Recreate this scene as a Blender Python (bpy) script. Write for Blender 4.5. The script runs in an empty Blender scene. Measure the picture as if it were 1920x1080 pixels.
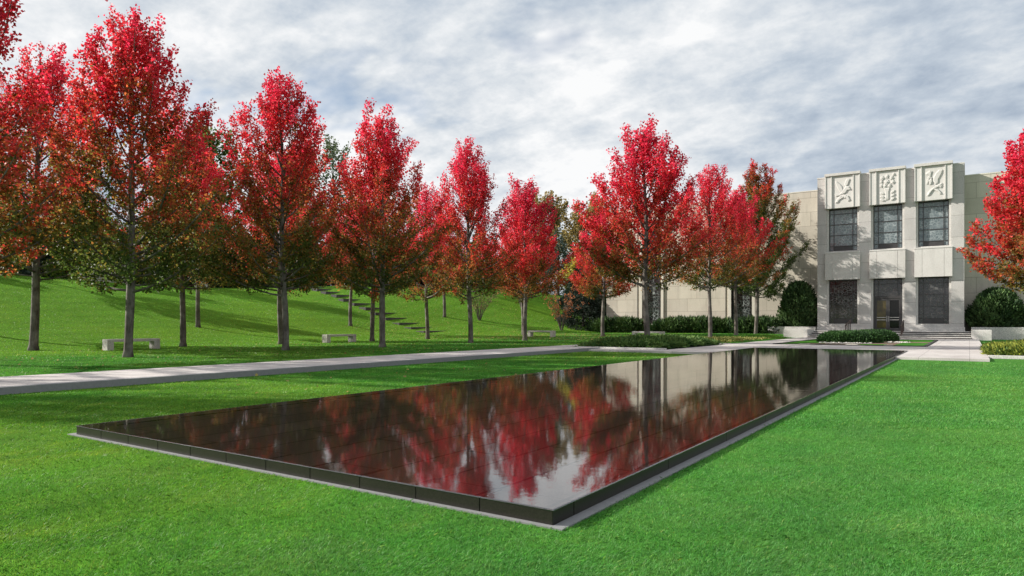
import bpy, bmesh, math, random
import numpy as np
from mathutils import Vector, Matrix
PI = math.pi
R_ = math.radians
scn = bpy.context.scene
COL = scn.collection

# ------------------------------------------------------------------ materials
def new_mat(name):
    m = bpy.data.materials.new(name)
    m.use_nodes = True
    nt = m.node_tree
    nt.nodes.clear()
    out = nt.nodes.new('ShaderNodeOutputMaterial')
    return m, nt, out

class NB:
    """small node builder"""
    def __init__(s, nt): s.nt = nt
    def n(s, t, **kw):
        nd = s.nt.nodes.new(t)
        for k, v in kw.items(): setattr(nd, k, v)
        return nd
    def link(s, a, b): s.nt.links.new(a, b)
    def setin(s, nd, **kw):
        for k, v in kw.items():
            nd.inputs[k.replace('_', ' ')].default_value = v
    def pos(s): return s.n('ShaderNodeNewGeometry').outputs['Position']
    def obj(s): return s.n('ShaderNodeTexCoord').outputs['Object']
    def mapping(s, v, scale=(1, 1, 1), rot=(0, 0, 0), loc=(0, 0, 0)):
        m = s.n('ShaderNodeMapping')
        m.inputs['Scale'].default_value = scale
        m.inputs['Rotation'].default_value = rot
        m.inputs['Location'].default_value = loc
        s.link(v, m.inputs['Vector'])
        return m.outputs['Vector']
    def noise(s, v, scale=1, detail=3, rough=.5, dist=0):
        m = s.n('ShaderNodeTexNoise')
        m.inputs['Scale'].default_value = scale
        m.inputs['Detail'].default_value = detail
        m.inputs['Roughness'].default_value = rough
        m.inputs['Distortion'].default_value = dist
        s.link(v, m.inputs['Vector'])
        return m.outputs['Fac']
    def ramp(s, f, stops, interp='LINEAR'):
        r = s.n('ShaderNodeValToRGB')
        cr = r.color_ramp
        cr.interpolation = interp
        while len(cr.elements) < len(stops): cr.elements.new(.5)
        for e, (p, c) in zip(cr.elements, stops):
            e.position = p
            e.color = (c, c, c, 1) if isinstance(c, (int, float)) else (*c, 1)
        s.link(f, r.inputs['Fac'])
        return r.outputs['Color']
    def mix(s, f, a, b, mode='MIX'):
        m = s.n('ShaderNodeMix', data_type='RGBA', blend_type=mode)
        for i, v in ((0, f), (6, a), (7, b)):
            if isinstance(v, (int, float)): m.inputs[i].default_value = v if i == 0 else (v, v, v, 1)
            elif isinstance(v, tuple): m.inputs[i].default_value = (*v, 1)
            else: s.link(v, m.inputs[i])
        return m.outputs[2]
    def math(s, op, a, b=0.0, c=None):
        m = s.n('ShaderNodeMath', operation=op)
        for i, v in enumerate((a, b) if c is None else (a, b, c)):
            if isinstance(v, (int, float)): m.inputs[i].default_value = v
            else: s.link(v, m.inputs[i])
        return m.outputs[0]
    def bump(s, h, strength=.3, dist=.02):
        b = s.n('ShaderNodeBump')
        b.inputs['Strength'].default_value = strength
        b.inputs['Distance'].default_value = dist
        s.link(h, b.inputs['Height'])
        return b.outputs['Normal']
    def principled(s, out, col, rough=.8, spec=.3, normal=None, metal=0.0):
        p = s.n('ShaderNodeBsdfPrincipled')
        for k, v in (('Base Color', col), ('Roughness', rough), ('Specular IOR Level', spec), ('Metallic', metal)):
            if isinstance(v, (int, float)): p.inputs[k].default_value = v
            elif isinstance(v, tuple): p.inputs[k].default_value = (*v, 1)
            else: s.link(v, p.inputs[k])
        if normal is not None: s.link(normal, p.inputs['Normal'])
        s.link(p.outputs[0], out.inputs['Surface'])
        return p

def stone_mat(name, c1, c2, speck=.25, rough=.85, joints=None, stain=.25, scale=6.0):
    """joints = (row height, block width, row offset z) for ashlar joints in the X-Z plane"""
    m, nt, out = new_mat(name); b = NB(nt)
    P = b.pos()
    big = b.noise(P, .35, 4, .6)
    col = b.mix(b.ramp(big, [(.35, 0.), (.65, 1.)]), c1, c2)
    fine = b.noise(P, scale * 4, 2, .7)
    col = b.mix(speck, col, b.ramp(fine, [(.35, .12), (.5, .5), (.65, .9)]), 'OVERLAY')
    st = b.noise(b.mapping(P, (1.1, 1.1, .22)), .9, 5, .65)
    col = b.mix(b.math('MULTIPLY', b.ramp(st, [(.5, 0.), (.72, 1.)]), stain), col, tuple(x * .5 for x in c1))
    h = fine
    if joints:
        rh, bw, off = joints
        br = b.n('ShaderNodeTexBrick')
        br.offset = .5
        for k, v in (('Scale', 1.0), ('Mortar Size', .014), ('Mortar Smooth', .2), ('Bias', 0.0), ('Brick Width', bw), ('Row Height', rh)):
            br.inputs[k].default_value = v
        br.inputs['Color1'].default_value = (1, 1, 1, 1)
        br.inputs['Color2'].default_value = (.86, .86, .87, 1)
        br.inputs['Mortar'].default_value = (.45, .43, .42, 1)
        sx = b.n('ShaderNodeSeparateXYZ'); b.link(P, sx.inputs[0])
        cx = b.n('ShaderNodeCombineXYZ')
        b.link(b.math('ADD', sx.outputs[0], sx.outputs[1]), cx.inputs[0])
        b.link(b.math('ADD', sx.outputs[2], off), cx.inputs[1])
        b.link(cx.outputs[0], br.inputs['Vector'])
        col = b.mix(1.0, col, br.outputs['Color'], 'MULTIPLY')
    b.principled(out, col, rough, .25, b.bump(h, .15, .01))
    return m

def simple_mat(name, col, rough=.7, spec=.3, var=.25, scale=5, metal=0.0, bump=0.1):
    m, nt, out = new_mat(name); b = NB(nt)
    f = b.noise(b.obj(), scale, 4, .6)
    c = b.mix(b.ramp(f, [(.3, 0.), (.7, 1.)]), tuple(x * (1 - var) for x in col), tuple(min(1, x * (1 + var)) for x in col))
    b.principled(out, c, rough, spec, b.bump(f, bump, .01), metal)
    return m

def leaf_mat(name, transl=.46, gain=1.35, rough=.55):
    m, nt, out = new_mat(name); b = NB(nt)
    at = b.n('ShaderNodeAttribute', attribute_name='col')
    p = b.n('ShaderNodeBsdfPrincipled')
    b.link(at.outputs['Color'], p.inputs['Base Color'])
    p.inputs['Roughness'].default_value = rough
    p.inputs['Specular IOR Level'].default_value = .35
    tr = b.n('ShaderNodeBsdfTranslucent')
    g = b.mix(1.0, at.outputs['Color'], (gain, gain, gain), 'MULTIPLY')
    b.link(g, tr.inputs['Color'])
    mx = b.n('ShaderNodeMixShader'); mx.inputs[0].default_value = transl
    b.link(p.outputs[0], mx.inputs[1]); b.link(tr.outputs[0], mx.inputs[2])
    b.link(mx.outputs[0], out.inputs['Surface'])
    return m

def grass_tint(b, P):
    """the lawn's own colours: patches, mowing bands, yellowed spots"""
    n1 = b.noise(P, .22, 4, .55)
    n2 = b.noise(P, 1.3, 4, .6)
    n3 = b.noise(P, .09, 2, .5)
    col = b.mix(b.ramp(n1, [(.35, 0.), (.65, 1.)]), (.032, .145, .016), (.064, .225, .026))
    col = b.mix(b.math('MULTIPLY', b.ramp(n2, [(.42, 0.), (.7, 1.)]), .6), col, (.105, .205, .045))
    col = b.mix(b.math('MULTIPLY', b.ramp(n3, [(.48, 0.), (.60, 1.)]), .5), col, (.115, .215, .022))
    sx = b.n('ShaderNodeSeparateXYZ'); b.link(P, sx.inputs[0])
    w = b.math('SINE', b.math('MULTIPLY', b.math('ADD', sx.outputs[0], b.math('MULTIPLY', n1, .5)), 2.6))
    band = b.math('MULTIPLY_ADD', w, .045, 1.0)
    cc = b.n('ShaderNodeCombineXYZ')
    for i in range(3): b.link(band, cc.inputs[i])
    n4 = b.noise(b.mapping(P, (1, .6, 1), (0, 0, .4)), 1.1, 6, .7, .4)
    col = b.mix(1.0, col, b.ramp(n4, [(.34, (.66, .76, .80)), (.48, (.95, .96, 1.0)), (.56, (1.06, 1.03, 1.0)), (.68, (1.55, 1.16, 1.25))]), 'MULTIPLY')
    # the hillside carries a yellower turf
    lf = b.ramp(b.math('MULTIPLY_ADD', sx.outputs[0], -.05, -1.35), [(.1, 0.), (.6, 1.)])
    col = b.mix(lf, col, b.mix(.6, col, (.12, .25, .022)))
    # the lawn to the right of the pool is a cooler, bluer green
    rt = b.ramp(b.math('MULTIPLY_ADD', sx.outputs[0], .1, .6), [(.1, 0.), (.5, 1.)])
    col = b.mix(rt, col, b.mix(.5, col, (.085, .25, .062)))
    return b.mix(1.0, col, cc.outputs[0], 'MULTIPLY')

M = {}
def build_mats():
    # lawn ground
    m, nt, out = new_mat('lawn'); b = NB(nt); P = b.pos()
    col = grass_tint(b, P)
    f = b.noise(b.mapping(P, (1, 1, 1)), 22, 4, .75)
    f2 = b.noise(b.mapping(P, (1, 1, 1), (0, 0, .6)), 60, 2, .7)
    f3 = b.noise(b.mapping(P, (1.6, .8, 1)), 4.5, 5, .75)
    col = b.mix(b.ramp(f, [(.35, 0.), (.7, 1.)]), b.mix(1.0, col, (.6, .62, .6), 'MULTIPLY'), b.mix(1.0, col, (1.25, 1.18, 1.1), 'MULTIPLY'))
    col = b.mix(1.0, col, b.ramp(f3, [(.32, (.72, .75, .7)), (.52, (1, 1, 1)), (.68, (1.2, 1.14, 1.1))]), 'MULTIPLY')
    h = b.math('ADD', b.math('ADD', f, b.math('MULTIPLY', f2, .5)), b.math('MULTIPLY', f3, 2.0))
    b.principled(out, col, 1.0, .02, b.bump(h, .5, .04)); M['lawn'] = m
    # blades
    m, nt, out = new_mat('grass_blade'); b = NB(nt); P = b.pos()
    at = b.n('ShaderNodeAttribute', attribute_name='col')
    col = b.mix(1.0, grass_tint(b, P), at.outputs['Color'], 'MULTIPLY')
    p = b.n('ShaderNodeBsdfPrincipled'); b.link(col, p.inputs['Base Color'])
    p.inputs['Roughness'].default_value = .5; p.inputs['Specular IOR Level'].default_value = .3
    tr = b.n('ShaderNodeBsdfTranslucent'); b.link(b.mix(1.0, col, (1.5, 1.5, 1.2), 'MULTIPLY'), tr.inputs['Color'])
    mx = b.n('ShaderNodeMixShader'); mx.inputs[0].default_value = .35
    b.link(p.outputs[0], mx.inputs[1]); b.link(tr.outputs[0], mx.inputs[2]); b.link(mx.outputs[0], out.inputs['Surface'])
    M['blade'] = m
    M['leaf'] = leaf_mat('maple_leaf')
    M['green_leaf'] = leaf_mat('green_leaf', .35, 1.3)
    M['needle'] = leaf_mat('needles', .15, 1.1, .7)
    M['granite'] = stone_mat('grey_granite', (.455, .44, .42), (.535, .52, .50), .45, .8, (1.86, 60.0, .53), .3)
    M['granite_plain'] = stone_mat('grey_granite_dressed', (.50, .485, .46), (.57, .555, .53), .3, .8, None, .2)
    M['relief'] = stone_mat('carved_limestone', (.55, .54, .515), (.60, .59, .565), .15, .85, None, .12)
    M['limestone'] = stone_mat('cream_limestone', (.50, .46, .385), (.58, .54, .455), .25, .85, (1.4, 2.1, .18), .35)
    M['lime_plain'] = stone_mat('cream_limestone_trim', (.56, .53, .46), (.62, .59, .51), .15, .85, None, .15)
    M['concrete'] = stone_mat('bench_concrete', (.50, .48, .44), (.58, .56, .52), .3, .85, None, .35)
    # paving
    m, nt, out = new_mat('pale_paving'); b = NB(nt); P = b.pos()
    n = b.noise(b.mapping(P, (1, .35, 1)), .8, 5, .65); f = b.noise(P, 25, 3, .7)
    col = b.mix(b.ramp(n, [(.3, 0.), (.7, 1.)]), (.40, .37, .355), (.55, .52, .50))
    col = b.mix(.3, col, b.ramp(f, [(.3, .2), (.7, .8)]), 'OVERLAY')
    br = b.n('ShaderNodeTexBrick'); br.offset = 0
    for k, v in (('Scale', 1.0), ('Mortar Size', .012), ('Brick Width', 1.6), ('Row Height', 1.2)): br.inputs[k].default_value = v
    br.inputs['Color1'].default_value = (1, 1, 1, 1); br.inputs['Color2'].default_value = (.93, .93, .93, 1); br.inputs['Mortar'].default_value = (.6, .6, .6, 1)
    b.link(P, br.inputs['Vector'])
    col = b.mix(1.0, col, br.outputs['Color'], 'MULTIPLY')
    b.principled(out, col, .75, .3, b.bump(f, .15, .01)); M['paving'] = m
    m, nt, out = new_mat('edging_concrete'); b = NB(nt); P = b.pos()
    f = b.noise(P, 14, 4, .7)
    col = b.mix(f, (.15, .155, .16), (.27, .27, .275)); b.principled(out, col, .8, .3, b.bump(f, .2, .01)); M['edging'] = m
    # dark granite of the pool
    def dark(name, c, joints):
        m, nt, out = new_mat(name); b = NB(nt); P = b.pos()
        f = b.noise(P, 90, 2, .8); g = b.noise(P, 1.5, 4, .6)
        col = b.mix(b.ramp(f, [(.4, 0.), (.7, 1.)]), c, tuple(x * 2.4 for x in c))
        col = b.mix(b.math('MULTIPLY', g, .5), col, tuple(x * .5 for x in c))
        if joints:
            br = b.n('ShaderNodeTexBrick'); br.offset = .37
            for k, v in (('Scale', 1.0), ('Mortar Size', .02), ('Mortar Smooth', .3), ('Brick Width', joints[0]), ('Row Height', joints[1])): br.inputs[k].default_value = v
            br.inputs['Color1'].default_value = (1, 1, 1, 1); br.inputs['Color2'].default_value = (.75, .75, .75, 1); br.inputs['Mortar'].default_value = (.12, .12, .12, 1)
            b.link(b.mapping(P, rot=(0, 0, PI / 2)), br.inputs['Vector'])
            col = b.mix(1.0, col, br.outputs['Color'], 'MULTIPLY')
        b.principled(out, col, .35, .5); return m
    M['pool_floor'] = dark('dark_granite_paver', (.30, .20, .175), (1.83, .61))
    M['pool_wall'] = dark('dark_granite_block', (.013, .011, .009), None)
    # thin water film
    m, nt, out = new_mat('water'); b = NB(nt); P = b.pos()
    h1 = b.noise(b.mapping(P, (1, 1, 1)), 3.0, 2, .5, .3)
    h2 = b.noise(b.mapping(P, (1, 1, 1)), 14.0, 2, .5)
    h3 = b.noise(P, 55.0, 1, .5)
    h = b.math('ADD', b.math('ADD', h1, b.math('MULTIPLY', h2, .25)), b.math('MULTIPLY', h3, .12))
    nrm = b.bump(h, .017, .05)
    gl = b.n('ShaderNodeBsdfGlossy'); gl.inputs['Roughness'].default_value = .022; gl.inputs['Color'].default_value = (1, 1, 1, 1)
    tp = b.n('ShaderNodeBsdfTransparent'); tp.inputs['Color'].default_value = (.9, .9, .88, 1)
    fr = b.n('ShaderNodeFresnel'); fr.inputs['IOR'].default_value = 2.15
    b.link(nrm, gl.inputs['Normal']); b.link(nrm, fr.inputs['Normal'])
    mx = b.n('ShaderNodeMixShader'); b.link(fr.outputs[0], mx.inputs[0]); b.link(tp.outputs[0], mx.inputs[1]); b.link(gl.outputs[0], mx.inputs[2])
    b.link(mx.outputs[0], out.inputs['Surface']); M['water'] = m
    # bark
    m, nt, out = new_mat('maple_bark'); b = NB(nt); P = b.obj()
    f = b.noise(b.mapping(P, (9, 9, 1.6)), 1.5, 5, .7); g = b.noise(P, 1.3, 3, .6)
    col = b.mix(b.ramp(f, [(.35, 0.), (.65, 1.)]), (.05, .042, .036), (.16, .14, .125))
    col = b.mix(b.math('MULTIPLY', b.ramp(g, [(.45, 0.), (.62, 1.)]), .45), col, (.34, .32, .29))
    b.principled(out, col, .9, .2, b.bump(f, .6, .03)); M['bark'] = m
    M['dark_bark'] = simple_mat('dark_bark', (.05, .042, .036), .9, .2, .4, 8, bump=.5)
    # leaded mosaic glass
    def glass(name, dark1, dark2, line, scale, amt):
        m, nt, out = new_mat(name); b = NB(nt); P = b.pos()
        sx = b.n('ShaderNodeSeparateXYZ'); b.link(P, sx.inputs[0])
        cx = b.n('ShaderNodeCombineXYZ'); b.link(sx.outputs[0], cx.inputs[0]); b.link(sx.outputs[2], cx.inputs[1])
        v = cx.outputs[0]
        vo = b.n('ShaderNodeTexVoronoi', feature='DISTANCE_TO_EDGE'); vo.inputs['Scale'].default_value = scale; b.link(v, vo.inputs['Vector'])
        l1 = b.ramp(vo.outputs['Distance'], [(.03, 1.), (.075, 0.)])
        vb = b.n('ShaderNodeTexVoronoi', distance='CHEBYCHEV', feature='F1'); vb.inputs['Scale'].default_value = scale * .8; b.link(v, vb.inputs['Vector'])
        l2 = b.ramp(vb.outputs['Distance'], [(.30, 0.), (.36, 1.), (.42, 0.)])
        sel = b.ramp(b.noise(v, .8, 2), [(.45, 0.), (.55, 1.)])
        l = b.mix(sel, l1, l2)
        vc = b.n('ShaderNodeTexVoronoi'); vc.inputs['Scale'].default_value = scale; b.link(v, vc.inputs['Vector'])
        cell = b.mix(vc.outputs['Distance'], dark1, dark2)
        big = b.noise(v, .7, 3, .6)
        col = b.mix(b.math('MULTIPLY', l, b.math('MULTIPLY', b.ramp(big, [(.3, .25), (.6, 1.)]), amt)), cell, line)
        b.principled(out, col, b.math('MULTIPLY_ADD', l, .3, .08), .7, b.bump(l, .3, .01)); return m
    M['glass_up'] = glass('leaded_glass_sky_tint', (.09, .12, .13), (.19, .22, .23), (.40, .45, .46), 4.2, .7)  # upper panes: sky reflection painted in as a pale blue-grey glass colour
    M['glass_low'] = glass('leaded_glass_dark', (.012, .013, .014), (.035, .032, .032), (.19, .19, .19), 4.2, .8)
    M['glass_wing'] = glass('leaded_glass_wing', (.012, .015, .016), (.035, .04, .042), (.30, .34, .33), 3.6, .9)
    M['door_glass'] = simple_mat('door_glass', (.006, .006, .006), .06, .3, .3, .8, bump=0)
    M['reflection_tint_glass'] = simple_mat('door_glass_reflection_tint', (.060, .045, .012), .08, .5, .5, 1.5, bump=0)  # warm reflection in the left door pane, painted into its base colour
    M['steel'] = simple_mat('dark_bronze', (.045, .043, .044), .45, .5, .2, 3, bump=0)
    M['iron'] = simple_mat('brown_iron', (.045, .03, .025), .5, .5, .2, 3, bump=0)
    M['soil'] = simple_mat('bare_soil', (.17, .125, .09), .95, .1, .4, 9, bump=.5)
    M['slate_and_riser_shade'] = simple_mat('grey_slate_and_riser_shade', (.085, .082, .08), .85, .2, .35, 3, bump=.3)  # slab stone's own grey; also darkens the entrance risers as painted shade
    M['black_edge'] = simple_mat('black_granite_edging', (.03, .032, .03), .5, .4, .2, 4)
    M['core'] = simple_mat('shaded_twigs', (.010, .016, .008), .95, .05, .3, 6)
build_mats()

# ------------------------------------------------------------------ object helpers
def tag(o, label=None, cat=None, group=None, kind=None):
    if label: o['label'] = label
    if cat: o['category'] = cat
    if group: o['group'] = group
    if kind: o['kind'] = kind
    return o

def empty(name, loc, label, cat, group=None, rz=0):
    o = bpy.data.objects.new(name, None); COL.objects.link(o)
    o.empty_display_size = .3
    o.location = loc; o.rotation_euler = (0, 0, rz)
    return tag(o, label, cat, group)

def link(name, me, mat, parent=None, loc=None):
    o = bpy.data.objects.new(name, me); COL.objects.link(o)
    if mat: me.materials.append(M[mat])
    if parent: o.parent = parent
    if loc: o.location = loc
    return o

class MB:
    def __init__(s): s.v = []; s.f = []
    def add(s, v, f):
        k = len(s.v); s.v += [tuple(x) for x in v]; s.f += [tuple(i + k for i in q) for q in f]; return s
    def box(s, x0, x1, y0, y1, z0, z1):
        v = [(x, y, z) for z in (z0, z1) for y in (y0, y1) for x in (x0, x1)]
        return s.add(v, [(0, 2, 3, 1), (4, 5, 7, 6), (0, 1, 5, 4), (1, 3, 7, 5), (3, 2, 6, 7), (2, 0, 4, 6)])
    def bar(s, p, q, w, t=None):
        p, q = Vector(p), Vector(q); d = (q - p).normalized(); t = t or w
        u = d.cross(Vector((0, 0, 1))) if abs(d.z) < .95 else Vector((1, 0, 0))
        u.normalize(); n = d.cross(u)
        v = [e + u * a * w / 2 + n * b_ * t / 2 for e in (p, q) for a, b_ in ((-1, -1), (1, -1), (1, 1), (-1, 1))]
        return s.add(v, [(3, 2, 1, 0), (4, 5, 6, 7), (0, 1, 5, 4), (1, 2, 6, 5), (2, 3, 7, 6), (3, 0, 4, 7)])
    def tube(s, pts, rad, n=8):
        pts = [Vector(p) for p in pts]; k = len(s.v); ref = Vector((1, 0, .1))
        for i, p in enumerate(pts):
            d = (pts[min(i + 1, len(pts) - 1)] - pts[max(i - 1, 0)]).normalized()
            u = ref - d * ref.dot(d)
            if u.length < .1: u = Vector((0, 1, 0)) - d * d.y
            u.normalize(); w = d.cross(u); ref = u
            for j in range(n):
                a = 2 * PI * j / n
                s.v.append(tuple(p + (u * math.cos(a) + w * math.sin(a)) * rad[i]))
        for i in range(len(pts) - 1):
            for j in range(n):
                a, b_ = k + i * n + j, k + i * n + (j + 1) % n
                s.f.append((a, b_, b_ + n, a + n))
        s.f.append(tuple(k + (len(pts) - 1) * n + j for j in range(n)))
        s.f.append(tuple(k + j for j in reversed(range(n))))
        return s
    def build(s, name, mat, parent=None, smooth=False, bevel=0, loc=None):
        me = bpy.data.meshes.new(name); me.from_pydata(s.v, [], s.f); me.update()
        if bevel:
            bm = bmesh.new(); bm.from_mesh(me)
            bmesh.ops.bevel(bm, geom=[e for e in bm.edges if e.calc_face_angle(0) > .5], offset=bevel, segments=2, affect='EDGES', profile=.5)
            bm.to_mesh(me); bm.free()
        if smooth: me.polygons.foreach_set('use_smooth', [True] * len(me.polygons))
        return link(name, me, mat, parent, loc)

def np_mesh(name, V, nper, col=None):
    """V (N,nper,3): N separate polygons of nper corners; col (N,3)"""
    N = V.shape[0]; me = bpy.data.meshes.new(name)
    me.vertices.add(N * nper); me.vertices.foreach_set('co', V.astype(np.float32).ravel())
    me.loops.add(N * nper); me.loops.foreach_set('vertex_index', np.arange(N * nper, dtype=np.int32))
    me.polygons.add(N); me.polygons.foreach_set('loop_start', np.arange(0, N * nper, nper, dtype=np.int32))
    me.update(calc_edges=True)
    if col is not None:
        a = me.color_attributes.new('col', 'FLOAT_COLOR', 'POINT')
        c = np.ones((N, nper, 4), np.float32); c[:, :, :3] = col[:, None, :]
        a.data.foreach_set('color', c.ravel())
    return me

def unit(a): return a / (np.linalg.norm(a, axis=-1, keepdims=True) + 1e-9)

def leaf_quads(rng, P, size, aspect=.85, up=.35, axis=None, fold=.25):
    """kite-shaped leaf blades at P"""
    N = len(P)
    d = rng.normal(size=(N, 3)); d[:, 2] -= .2
    if axis is not None: d = d * .6 + axis
    d = unit(d)
    nn = rng.normal(size=(N, 3)); nn[:, 2] += up
    s = unit(np.cross(d, nn)); n = np.cross(s, d)
    L = (size * rng.uniform(.6, 1.35, N))[:, None]; W = L * aspect * .5
    V = np.stack([P, P + d * L * .45 + s * W + n * L * fold, P + d * L, P + d * L * .5 - s * W + n * L * fold], 1)
    return V

# ------------------------------------------------------------------ terrain
def ss(t): t = np.clip(t, 0, 1); return t * t * (3 - 2 * t)
def ground_z(x, y):
    x = np.asarray(x, float); y = np.asarray(y, float)
    k = ss((y - 46) / 34)
    toe = -38 + 4.5 * k
    W = 41 - 20 * k
    z = 5.9 * ss((toe - x) / W)
    z = z + .3 * ss((y - 42) / 26) * ss((-12.6 - x) / 3) * ss((90 - y) / 10)
    z = z + .05 * np.sin(x * .21 + 1) * np.sin(y * .17) * ss((-30 - x) / 10)
    z = z + .35 * np.sin(x * .07 + 1.3) * np.sin(y * .09 + .4) * ss((-46 - x) / 12)
    return z
def gz(x, y): return float(ground_z(x, y))

def axis_pts(segs):
    a = []
    for lo, hi, st in segs: a += list(np.arange(lo, hi, st))
    return np.array(a + [segs[-1][1]])
xs = axis_pts([(-900, -140, 60), (-140, -100, 4), (-100, -20, 1.0), (-20, -8, .6), (-8, 20, 2), (20, 900, 80)])
ys = axis_pts([(-600, -60, 60), (-60, -20, 4), (-20, 95, 1.2), (95, 140, 5), (140, 1100, 80)])
XX, YY = np.meshgrid(xs, ys); ZZ = ground_z(XX, YY)
verts = np.stack([XX, YY, ZZ], -1).reshape(-1, 3)
nx, ny = len(xs), len(ys)
idx = np.arange(nx * ny).reshape(ny, nx)
q = np.stack([idx[:-1, :-1], idx[:-1, 1:], idx[1:, 1:], idx[1:, :-1]], -1).reshape(-1, 4)
me = bpy.data.meshes.new('ground'); me.from_pydata(verts.tolist(), [], q.tolist()); me.update()
me.polygons.foreach_set('use_smooth', [True] * len(me.polygons))
tag(link('ground', me, 'lawn'), 'mown green lawn rising to a grassy hill', kind='structure')

# ------------------------------------------------------------------ pool
PX0, PX1, PY0, PY1 = -9.24, -2.37, 4.04, 36.2
pool = empty('reflecting_pool', ((PX0 + PX1) / 2, (PY0 + PY1) / 2, 0), 'long raised reflecting pool of dark granite blocks set flush in the lawn', 'pool')
def local(mb, o):
    l = o.location; mb.v = [(x - l.x, y - l.y, z - l.z) for x, y, z in mb.v]; return mb
rng = np.random.default_rng(5)
CW, T = .30, .114
mb = MB()
def blocks(a, b, put, ln=.61):
    n = round((b - a) / ln); st = (b - a) / n; g = .003
    for i in range(n): put(a + i * st + g, a + (i + 1) * st - g)
for y0, y1 in ((PY0, PY0 + CW), (PY1 - CW, PY1)):
    blocks(PX0, PX1, lambda a, b_: mb.box(a, b_, y0, y1, -.08, T + rng.uniform(-.0012, .0012)))
for x0, x1 in ((PX0, PX0 + CW), (PX1 - CW, PX1)):
    blocks(PY0 + CW, PY1 - CW, lambda a, b_: mb.box(x0, x1, a, b_, -.08, T + rng.uniform(-.0012, .0012)), 1.83)
cop = local(mb, pool).build('coping', 'pool_wall', pool, bevel=.004)
cop.data.materials.append(M['pool_floor'])      # upward faces of the blocks take the floor colour
for p_ in cop.data.polygons:
    if p_.normal.z > .7: p_.material_index = 1
local(MB().box(PX0 + CW + .002, PX1 - CW - .002, PY0 + CW + .002, PY1 - CW - .002, -.05, T - .012), pool).build('pool_floor', 'pool_floor', pool)
local(MB().box(PX0 + .02, PX1 - .02, PY0 + .02, PY1 - .02, -.2, T - .03), pool).build('joint_bed', 'black_edge', pool)
# water film: fine sheet that wraps the upper edge
mb = MB()
e = .004; zt = T + .006
for (x0, x1, y0, y1) in ((PX0 - e, PX1 + e, PY0 - e, PY1 + e),):
    r = .010
    ring = lambda o_, z: [(x0 + o_, y0 + o_, z), (x1 - o_, y0 + o_, z), (x1 - o_, y1 - o_, z), (x0 + o_, y1 - o_, z)]
    v = []
    for k in range(7): a_ = PI / 2 * k / 6; v += ring(r * (1 - math.cos(a_)), zt - r + r * math.sin(a_))
    f = [tuple(4 * k + j for j in (i, (i + 1) % 4)) + tuple(4 * (k + 1) + j for j in ((i + 1) % 4, i)) for k in range(6) for i in range(4)]
    mb.add(v, f + [(24, 25, 26, 27)])
tag(mb.build('water', 'water'), 'still thin sheet of water over the dark pool', kind='structure')
# pale concrete footing strip round the pool
s0 = .10; mb = MB()
mb.box(PX0 - .12, PX1 + s0, PY0 - s0 * .5, PY0 - .001, -.05, .012)
mb.box(PX1 + .001, PX1 + s0, PY0, 29.8, -.05, .012)
mb.box(PX0 - .12, PX0 - .001, PY0, 29.8, -.05, .012)
tag(mb.build('pool_edge_strip', 'edging'), 'grey concrete strip around the pool foot', kind='structure')

# ------------------------------------------------------------------ paving
PVZ = .09
mb = MB().box(-18.6, -15.78, -60, 44.0, -.1, .15)
tag(mb.build('path', 'paving', bevel=.01), 'pale stone path along the maple row', kind='structure')
tag(MB().box(-15.78, -15.58, -60, 31.19, -.1, .146).build('path_kerb', 'edging'), 'grey kerb beside the path', kind='structure')
mb = MB()
mb.box(-15.57, -12.2, 29.95, 31.19, -.1, PVZ)
mb.box(-12.2, PX0 - .006, 29.8, 43.3, -.1, PVZ)
mb.box(PX1 + .006, .6, 29.8, 43.3, -.1, PVZ)
mb.box(PX0 - .006, PX1 + .006, PY1 + .006, 43.3, -.1, PVZ)
mb.box(-12.3, -10.0, 43.3, 67.0, -.1, PVZ)
mb.box(-1.9, .6, 43.3, 67.0, -.1, PVZ)
mb.box(-10.0, -1.9, 59.4, 67.0, -.1, PVZ)
mb.box(-15.77, -12.3, 41.7, 44.0, -.1, PVZ)
tag(mb.build('plaza', 'paving'), 'pale paved forecourt between pool and building', kind='structure')

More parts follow.
